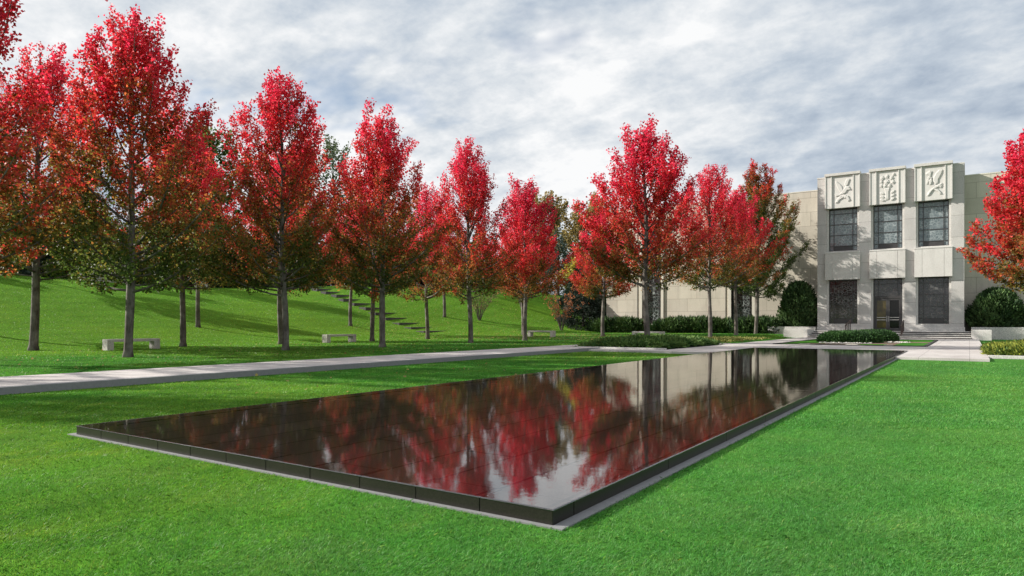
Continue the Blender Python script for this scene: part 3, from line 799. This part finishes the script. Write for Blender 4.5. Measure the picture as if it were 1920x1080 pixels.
# memorial stones on the crest
tag(MB().box(-.5, .5, -2.2, 2.2, -.3, .26).box(-.65, .65, -2.4, 2.4, .26, .40).build('memorial_slab', 'concrete', loc=(-75, 35.5, gz(-75, 35.5))), 'long low grey memorial slab on the hill crest at left', 'memorial')
tag(MB().box(-.3, .3, -.7, .7, -.3, .55).box(-.36, .36, -.5, .5, .55, .8).build('memorial_stone', 'concrete', loc=(-77, 47.5, gz(-77, 47.5))), 'small pale memorial stone on the hill crest behind the maples', 'memorial')
tag(MB().box(-.25, .25, -.45, .45, -.3, 1.1).box(-.3, .3, -.3, .3, 1.1, 1.3).build('memorial_stone', 'concrete', loc=(-77, 16.0, gz(-77, 16.0))), 'upright pale memorial stone on the crest at the far left', 'memorial')

# ------------------------------------------------------------------ building
B = empty('stone_building', (-6.19, 70, 0), 'large pale stone building with a three bay carved entrance tower and side wings', 'building')
def bl(mb, name, mat, parent=B, bevel=0, lab=None):
    o = local(mb, B).build(name, mat, parent, bevel=bevel)
    if lab: o['label'] = lab
    return o
FY = 70.0; ZB = .65; TOP = 15.0
BAY = [(-11.29, -8.35), (-7.57, -4.73), (-4.04, -1.22)]
OP = [(a + .10, b_ - .10) for a, b_ in BAY]
mb = MB()
edges = [-12.0] + [v for o in OP for v in o] + [-.38]
for i in range(0, 8, 2): mb.box(edges[i], edges[i + 1], FY, FY + 1, ZB - .4, TOP)
for i, (a, b_) in enumerate(OP):
    if i != 1: mb.box(a, b_, FY, FY + 1, ZB - .4, 1.2)
    mb.box(a, b_, FY, FY + 1, 5.42, 7.95); mb.box(a, b_, FY, FY + 1, 12.1, TOP)
mb.box(-12.0, -.38, FY + 1, FY + 16, 0, TOP)
bl(mb, 'tower_wall', 'granite')
bl(MB().box(-12.03, -.35, FY - .03, FY + 16.03, TOP, TOP + .12), 'tower_coping', 'granite_plain')
# plinth course
for a, b_ in ((-12.06, -7.47), (-4.83, -.32)): bl(MB().box(a, b_, FY - .06, FY - .001, ZB, 1.02), 'plinth', 'granite_plain')
# spandrels: three slabs with thin joints
for i, (a, b_) in enumerate(BAY):
    mb = MB(); w = (b_ - a); c = [a, a + w * .21, a + w * .79, b_]
    for k in range(3): mb.box(c[k] + (.012 if k else 0), c[k + 1] - (.012 if k < 2 else 0), FY - .34, FY - .001, 5.40, 7.88)
    mb.box(a + .02, b_ - .02, FY - .31, FY - .001, 5.42, 7.86)
    bl(mb, 'spandrel_panel', 'granite_plain', bevel=.008)
    bl(MB().box(a - .02, b_ + .02, FY - .37, FY + .3, 7.88, 7.98), 'window_sill', 'relief')
# jamb linings
for i, (a, b_) in enumerate(OP):
    for z0, z1 in ((8.0, 12.08), (1.2 if i != 1 else ZB, 5.40)):
        mb = MB()
        mb.box(a, a + .16, FY + .10, FY + .52, z0, z1); mb.box(b_ - .16, b_, FY + .10, FY + .52, z0, z1)
        if not (i == 1 and z0 < 2):
            mb.box(a + .16, b_ - .16, FY + .15, FY + .52, z0 - .0, z0 + .10)
            bl(mb, 'window_surround', 'granite_plain')
        else:
            bl(MB().box(a, a + .16, FY + .10, FY + .52, z0, z1), 'door_jamb', 'granite_plain'); bl(MB().box(b_ - .16, b_, FY + .10, FY + .52, z0, z1), 'door_jamb', 'granite_plain')
# carved top panels
for a, b_ in BAY:
    mb = MB(); w = b_ - a
    mb.box(a, a + w * .20, FY - .32, FY - .001, 12.08, 15.08); mb.box(b_ - w * .20, b_, FY - .32, FY - .001, 12.08, 15.08)
    mb.box(a + w * .20, b_ - w * .20, FY - .27, FY - .001, 12.08, 15.08)
    for e in (a + w * .0, a + w * .17, a + w * .80, b_ - w * .03):
        mb.box(e, e + w * .03, FY - .37, FY - .32, 12.08, 15.06)
    bl(mb, 'top_panel', 'relief')
    bl(MB().box(a - .03, b_ + .03, FY - .44, FY + .5, 15.08, 15.32), 'panel_cap', 'granite_plain', bevel=.01)

def relief(polys, name, bay, x0, x1, y0, y1, th=.062, round_=()):
    a, b_ = bay; w = b_ - a; u0, u1 = a + w * .23, b_ - w * .23; z0, z1 = 12.2, 15.0
    bm = bmesh.new()
    def put(pts, t):
        P = [(u0 + (px - x0) / (x1 - x0) * (u1 - u0), z1 - (py - y0) / (y1 - y0) * (z1 - z0)) for px, py in pts]
        A = sum(P[i][0] * P[(i + 1) % len(P)][1] - P[(i + 1) % len(P)][0] * P[i][1] for i in range(len(P)))
        if A < 0: P = P[::-1]
        yb = FY - .27
        cx = sum(p[0] for p in P) / len(P); cz = sum(p[1] for p in P) / len(P)
        lo = [bm.verts.new((x, yb + .01, z)) for x, z in P]
        mi = [bm.verts.new((x, yb - t * .6, z)) for x, z in P]
        hi = [bm.verts.new((cx + (x - cx) * .80, yb - t, cz + (z - cz) * .80)) for x, z in P]
        n = len(P)
        for i in range(n):
            j = (i + 1) % n
            bm.faces.new((lo[i], lo[j], mi[j], mi[i])); bm.faces.new((mi[i], mi[j], hi[j], hi[i]))
        bm.faces.new(hi)
    for k, pts in enumerate(polys): put(pts, th * (1 + .13 * (k % 4)))
    for k, (cx, cy, r, pet) in enumerate(round_):
        n = 20
        put([(cx + r * (1 + .22 * math.cos(pet * t)) * math.cos(t), cy + r * (1 + .22 * math.cos(pet * t)) * math.sin(t)) for t in [2 * PI * i / n for i in range(n)]], th * (.8 + .12 * (k % 3)))
        put([(cx + r * .4 * math.cos(t), cy + r * .4 * math.sin(t)) for t in [2 * PI * i / 10 for i in range(10)]], th * 1.5)
    bmesh.ops.recalc_face_normals(bm, faces=bm.faces)
    me = bpy.data.meshes.new(name); bm.to_mesh(me); bm.free()
    me.transform(Matrix.Translation(-B.location)); return link(name, me, 'relief', B)
o = relief([[(320, 330), (350, 322), (440, 410), (480, 470), (505, 560), (480, 625), (430, 590), (390, 520), (350, 430)],
        [(540, 440), (556, 350), (600, 285), (655, 305), (625, 380), (605, 450), (570, 480)],
        [(430, 650), (480, 580), (540, 510), (580, 465), (650, 480), (645, 540), (595, 560), (560, 625), (490, 662)],
        [(600, 500), (665, 520), (660, 565), (610, 560)],
        [(300, 625), (400, 650), (445, 672), (340, 692)],
        [(330, 850), (350, 780), (420, 705), (520, 660), (575, 680), (500, 735), (400, 790), (372, 855)],
        [(520, 665), (575, 680), (640, 745), (662, 825), (620, 835), (570, 750), (515, 715)]],
       'carved_relief', BAY[0], 270, 700, 220, 940, round_=[(450, 700, 26, 5), (545, 735, 24, 5), (610, 720, 22, 5), (640, 790, 20, 4), (350, 830, 22, 4)])
o['label'] = 'carved bird with raised wings over a branch'
o = relief([[(385, 560), (515, 560), (490, 650), (492, 835), (415, 850), (415, 650)]] +
       [[(545, y), (580, y - 30), (635, y - 45), (630, y - 10), (590, y + 18), (550, y + 25)] for y in (670, 750, 832)] +
       [[(385, y), (350, y - 30), (295, y - 38), (290, y - 8), (335, y + 15), (380, y + 22)] for y in (690, 770, 845)],
       'carved_relief', BAY[1], 225, 690, 180, 900, round_=[(440, 430, 62, 8), (335, 330, 44, 5), (450, 300, 40, 5), (560, 340, 46, 6), (590, 440, 44, 5), (515, 515, 40, 5), (400, 525, 40, 5), (315, 505, 36, 5), (610, 268, 30, 5), (318, 410, 34, 5)])
o['label'] = 'carved vase of round flowers with side leaves'
o = relief([[(355, 292), (380, 265), (440, 235), (510, 240), (490, 300), (480, 380), (440, 440), (412, 535), (383, 535), (400, 430), (445, 335), (420, 305)],
        [(545, 385), (600, 290), (680, 218), (752, 230), (742, 285), (685, 385), (645, 455), (640, 545), (590, 562), (535, 480)],
        [(388, 800), (420, 730), (500, 655), (600, 590), (690, 550), (745, 540), (738, 585), (640, 620), (560, 662), (500, 692), (432, 780), (408, 815)],
        [(430, 450), (500, 410), (515, 460), (480, 560), (455, 555)],
        [(480, 565), (540, 570), (620, 610), (560, 620)],
        [(690, 570), (735, 590), (710, 650), (675, 640)],
        [(560, 650), (640, 668), (700, 730), (735, 795), (690, 795), (650, 740), (570, 690)]],
       'carved_relief', BAY[2], 300, 775, 130, 880, round_=[(470, 250, 24, 4), (490, 400, 22, 4)])
o['label'] = 'carved bird diving with one long raised wing'

# tower windows
GY = FY + .42
def window(a, b_, z0, z1, mat, hs, vs, y=GY, fw=.07, bar=.05, lab=None, fm='steel', dark=None):
    fr = MB()
    fr.box(a, a + fw, y - .08, y + .04, z0, z1); fr.box(b_ - fw, b_, y - .08, y + .04, z0, z1)
    fr.box(a + fw, b_ - fw, y - .08, y + .04, z0, z0 + fw); fr.box(a + fw, b_ - fw, y - .08, y + .04, z1 - fw, z1)
    xs_ = [a + fw] + [a + v * (b_ - a) for v in vs] + [b_ - fw]
    for v in vs: x = a + v * (b_ - a); fr.box(x - bar / 2, x + bar / 2, y - .065, y + .03, z0 + fw, z1 - fw)
    for h in hs:
        z = z0 + h * (z1 - z0)
        for k in range(len(xs_) - 1):
            l = xs_[k] + (bar / 2 if k else 0); r = xs_[k + 1] - (bar / 2 if k < len(xs_) - 2 else 0)
            fr.box(l, r, y - .060, y + .03, z - bar / 2, z + bar / 2)
    f = bl(fr, 'window', fm, lab=lab)
    g = local(MB().box(a + .02, b_ - .02, y, y + .02, z0 + .02, z1 - .02), B).build('pane', mat, f)
    if dark: 
        d_ = local(MB().box(a + vs[0] * (b_ - a) + bar / 2, a + vs[-1] * (b_ - a) - bar / 2, y - .02, y - .001, z0 + fw, z0 + dark * (z1 - z0)), B).build('kick_panel', 'steel', f)
    return f
for i, (a, b_) in enumerate(OP):
    window(a + .16, b_ - .16, 8.10, 12.04, 'glass_up', (.12, .38, .635, .885), (.17, .83), dark=.115)
    if i != 1: window(a + .16, b_ - .16, 1.30, 5.36, 'glass_low', (.12, .38, .635, .885), (.17, .83), dark=.11, bar=.035)
a, b_ = OP[1]
window(a + .16, b_ - .16, 3.75, 5.36, 'glass_low', (.72,), (.17, .83), bar=.035)
# doors
x0, x1 = a + .16, b_ - .16
bl(MB().box(x0, x0 + .13, GY - .12, GY + .04, ZB, 3.74).box(x1 - .13, x1, GY - .12, GY + .04, ZB, 3.74).box(x0 + .13, x1 - .13, GY - .12, GY + .04, 3.60, 3.74), 'door_frame', 'steel')
mid = (x0 + x1) / 2
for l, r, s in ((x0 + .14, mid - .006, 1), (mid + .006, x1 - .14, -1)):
    st = .14
    db = MB().box(l, l + st, GY - .08, GY, ZB + .01, 3.59).box(r - st, r, GY - .08, GY, ZB + .01, 3.59)
    db.box(l + st, r - st, GY - .08, GY, ZB + .01, ZB + .27).box(l + st, r - st, GY - .08, GY, 3.43, 3.59)
    dr = bl(db, 'door', 'steel')
    local(MB().box(l + st - .02, r - st + .02, GY - .04, GY - .03, ZB + .25, 3.45), B).build('door_glass', 'reflection_tint_glass' if s > 0 else 'door_glass', dr)
    hx = (r - .07) if s > 0 else (l + .07)
    local(MB().box(l + st, r - st, GY - .14, GY - .10, ZB + .98, ZB + 1.03).box(l + st, r - st, GY - .14, GY - .10, ZB + 1.20, ZB + 1.25).box(hx - .02, hx + .02, GY - .15, GY - .08, ZB + .85, ZB + 1.35), B).build('push_bar', 'granite_plain', dr)

# wings
WY = 73.0; WT = 14.45
def wing(x0, x1, wins, nm):
    mb = MB(); cur = x0
    for a, b_ in wins:
        mb.box(cur, a, WY, WY + 12, -.2, WT); mb.box(a, b_, WY, WY + 12, -.2, 1.25); mb.box(a, b_, WY, WY + 12, 12.6, WT); mb.box(a, b_, WY + .5, WY + 12, 1.25, 12.6)
        cur = b_
    mb.box(cur, x1, WY, WY + 12, -.2, WT)
    bl(mb, nm, 'limestone')
    bl(MB().box(x0 - .02, x1 + .02 if x1 > 0 else x1, WY - .03, WY + 12.02, WT, WT + .1), 'wing_coping', 'lime_plain')
    for a, b_ in wins:
        # flat stone pilasters either side and a sill
        bl(MB().box(a - .30, a, WY - .16, WY + .35, .0, 12.9).box(b_, b_ + .30, WY - .16, WY + .35, .0, 12.9).box(a, b_, WY - .12, WY + .35, 1.02, 1.24).box(a - .3, b_ + .3, WY - .19, WY - .001, 12.9, 13.15), 'window_surround', 'lime_plain')
        window(a, b_, 1.25, 12.58, 'glass_wing', (.04, .165, .29, .415, .54, .665, .79, .915), (.14, .86), y=WY + .3, bar=.045, dark=.04)
        bl(MB().box(a - .62, a - .56, WY - .05, WY - .001, .2, WT - .02), 'downpipe', 'steel')
wing(-35.54, -12.001, [(-31.0, -28.75), (-20.95, -18.8)], 'wing_wall')
wing(-.379, 24.0, [(6.4, 8.5), (16.4, 18.6)], 'wing_wall')
bl(MB().box(-24.2, -23.5, WY - .06, WY - .001, 1.45, 1.75), 'wall_vent', 'steel')

# entrance steps and platform
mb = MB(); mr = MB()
for k in range(4):
    y0 = 65.2 + k * .95; y1 = (65.2 + (k + 1) * .95) if k < 3 else FY - .001; zt_ = PVZ + .14 * (k + 1)
    mb.box(-12.0, .1, y0, y1, zt_ - .055, zt_)                       # tread slab with a nosing
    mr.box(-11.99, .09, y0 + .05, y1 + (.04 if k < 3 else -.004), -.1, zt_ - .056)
tag(mb.build('entrance_steps', 'granite_plain', bevel=.008), 'broad pale granite steps up to the doors', kind='structure')
tag(mr.build('entrance_risers', 'slate_and_riser_shade'), 'risers under the granite treads, their shadow lines painted dark', kind='structure')  # dark riser colour paints in the shadow lines below the treads
tag(MB().box(-14.05, -12.02, 65.3, 68.6, -.1, .82).build('step_end_block', 'granite_plain', bevel=.015), 'square granite block ending the steps on the left', 'stone block', 'granite end blocks of the entrance steps')
tag(MB().box(.12, 1.45, 65.3, 68.6, -.1, .82).build('step_end_block', 'granite_plain', bevel=.015), 'square granite block ending the steps on the right', 'stone block', 'granite end blocks of the entrance steps')
def planter(x0, x1, label, soil_y=72.9):
    t = empty('planter_wall', ((x0 + x1) / 2, 70, 0), label, 'planter')
    mb = local(MB().box(x0, x1, 69.4, 69.75, -.1, 1.02), t); mb.build('wall', 'granite', t, bevel=.01)
    local(MB().box(x0, x1, 69.75, soil_y, -.1, .9), t).build('soil', 'soil', t)
planter(.12, 14.0, 'long low granite planter wall right of the steps')
planter(-16.4, -12.10, 'low granite planter wall holding the tall bush left of the steps')

# handrails
def handrail(x, label):
    t = empty('handrail', (x, 66.6, PVZ), label, 'handrail', 'dark iron handrails on the entrance steps')
    pts = [(0, -1.25, .14), (0, -.30, .28), (0, .65, .42), (0, 1.60, .56)]
    top = lambda py: 1.05 + (py + 1.25) * .16
    for px, py, pz in pts:
        MB().box(-.035, .035, py - .035, py + .035, pz, top(py)).build('post', 'iron', t)
    MB().bar((0, -1.35, top(-1.35)), (0, 1.70, top(1.70)), .09, .07).build('rail', 'iron', t)
handrail(-8.95, 'dark iron handrail left of the doors, behind the hedge')
handrail(-4.75, 'dark iron handrail right of the doors, at the open steps')

# ------------------------------------------------------------------ garden bed before the entrance
IX0, IX1, IY0, IY1 = -9.95, -1.95, 43.3, 59.4
mb = MB()
mb.box(IX0, IX1, IY0, IY0 + .14, -.05, .14); mb.box(IX0, IX1, IY1 - .14, IY1, -.05, .14)
mb.box(IX0, IX0 + .14, IY0 + .14, IY1 - .14, -.05, .14); mb.box(IX1 - .14, IX1, IY0 + .14, IY1 - .14, -.05, .14)
tag(mb.build('bed_edging', 'black_edge'), 'black granite edging around the bed before the entrance', 'edging')
tag(MB().box(IX0 + .14, IX1 - .14, IY0 + .14, IY1 - .14, -.05, .085).build('bed_soil', 'soil'), 'bare brown soil of the entrance bed', kind='structure')
mb = MB()
for (a, b_, c, d_) in ((-9.75, -8.6, 43.5, 47.2), (-9.75, -7.7, 47.2, 59.2), (-5.4, -4.1, 43.5, 46.2), (-3.6, -2.15, 43.5, 50.5), (-4.6, -2.15, 54, 59.2)):
    mb.box(a, b_, c, d_, .03, .11)
tag(mb.build('turf', 'lawn'), 'squares of turf laid in the entrance bed', 'turf', kind='stuff')
for i, (x, y, w, l, lab) in enumerate(((-8.3, 43.95, .30, .4, 'small flat white stone at the left of the entrance bed'), (-5.75, 44.2, .30, .6, 'small flat white stone beside the soil in the middle of the entrance bed'), (-3.85, 44.0, .22, .5, 'small flat white stone between two squares of turf'))):
    tag(MB().box(-w, w, -l, l, 0, .045).build('paving_stone', 'lime_plain', bevel=.01, loc=(x, y, .085)), lab, 'stone')
rng = np.random.default_rng(12); mb = MB()
for i in range(230):
    x, y = rng.uniform(-8.2, -5.2), rng.uniform(47.2, 49.2)
    if i > 170: x, y = rng.uniform(-4.6, -3.2), rng.uniform(50.5, 53.5)
    r = rng.uniform(.03, .075); k = [(math.cos(t) * r * rng.uniform(.7, 1.1), math.sin(t) * r * rng.uniform(.7, 1.1)) for t in np.linspace(0, 5.2, 6)]
    mb.add([(x + a, y + b_, .08) for a, b_ in k] + [(x + a * .6, y + b_ * .6, .08 + r * .8) for a, b_ in k], [(6, 7, 8, 9, 10, 11)] + [(j, (j + 1) % 6, 6 + (j + 1) % 6, 6 + j) for j in range(6)])
tag(mb.build('gravel', 'concrete'), 'pale gravel patches around the low hedge', 'gravel', kind='stuff')

# ------------------------------------------------------------------ sky and sun
sun_dir = Vector((-.87, -.36, 0)).normalized(); EL = R_(27)
sd = Vector((sun_dir.x * math.cos(EL), sun_dir.y * math.cos(EL), math.sin(EL)))
w = bpy.data.worlds.new('World'); scn.world = w; w.use_nodes = True
nt = w.node_tree; nt.nodes.clear(); b = NB(nt)
out = nt.nodes.new('ShaderNodeOutputWorld')
sky = b.n('ShaderNodeTexSky', sky_type='NISHITA'); sky.sun_disc = False
sky.sun_elevation = EL; sky.sun_rotation = math.atan2(sd.x, sd.y); sky.air_density = 1.0; sky.dust_density = .6
D = b.n('ShaderNodeTexCoord').outputs['Generated']
sx = b.n('ShaderNodeSeparateXYZ'); b.link(D, sx.inputs[0])
den = b.math('ADD', b.math('MAXIMUM', sx.outputs[2], 0.0), .30)
cx = b.n('ShaderNodeCombineXYZ')
b.link(b.math('DIVIDE', sx.outputs[0], den), cx.inputs[0]); b.link(b.math('DIVIDE', sx.outputs[1], den), cx.inputs[1])
U = cx.outputs[0]
n1 = b.noise(b.mapping(U, (1, 1, 1), (0, 0, .5), (3.1, 1.7, 0)), 1.1, 9, .62, .25)
n2 = b.noise(b.mapping(U, (1.0, 1.9, 1), (0, 0, R_(-62)), (1, 5, 0)), 5.0, 4, .5, .3)
n3 = b.noise(b.mapping(U, (1, 1, 1), (0, 0, 0), (7, 2, 0)), 8.0, 8, .66, .1)
s = b.math('ADD', b.math('ADD', b.math('MULTIPLY', n1, .50), b.math('MULTIPLY', n2, .25)), b.math('MULTIPLY', n3, .25))
k = 1.0
cl = b.ramp(s, [(.36, (.29, .345, .42)), (.43, (.40, .45, .51)), (.495, (.54, .57, .60)), (.565, (.70, .705, .71))])
bg1 = b.n('ShaderNodeBackground'); b.link(sky.outputs[0], bg1.inputs[0]); bg1.inputs[1].default_value = .08
bg2 = b.n('ShaderNodeBackground'); b.link(cl, bg2.inputs[0]); bg2.inputs[1].default_value = .86
gap = b.noise(b.mapping(U, (1, 1, 1), (0, 0, 0), (11, 4, 0)), 1.1, 5, .6, .3)
cover = b.ramp(gap, [(.33, .1), (.43, 1.)])
mx = b.n('ShaderNodeMixShader'); b.link(cover, mx.inputs[0]); b.link(bg1.outputs[0], mx.inputs[1]); b.link(bg2.outputs[0], mx.inputs[2])
b.link(mx.outputs[0], out.inputs['Surface'])

ld = bpy.data.lights.new('sun', 'SUN'); ld.energy = 5.0; ld.angle = R_(.6); ld.color = (1, .94, .85)
lo = bpy.data.objects.new('sun', ld); COL.objects.link(lo); lo.rotation_euler = sd.to_track_quat('Z', 'Y').to_euler(); lo.location = (-60, -30, 60)

# ------------------------------------------------------------------ camera
cd = bpy.data.cameras.new('camera'); cd.lens = 24; cd.sensor_width = 36; cd.shift_y = 65 / 1920; cd.clip_end = 3000; cd.clip_start = .05
co = bpy.data.objects.new('camera', cd); COL.objects.link(co); co.location = (0, 0, 1.4); co.rotation_euler = (PI / 2, 0, math.atan2(.5568, .8307))
scn.camera = co
vs = scn.view_settings; scn.display_settings.display_device = 'sRGB'
vs.view_transform = 'Standard'; vs.look = 'None'; vs.exposure = .68; vs.gamma = 1; vs.use_curve_mapping = False
cy = scn.cycles
cy.max_bounces = 6; cy.diffuse_bounces = 3; cy.glossy_bounces = 3; cy.transmission_bounces = 4; cy.transparent_max_bounces = 6
cy.use_denoising = True; cy.caustics_reflective = False; cy.caustics_refractive = False
cy.sample_clamp_indirect = 4
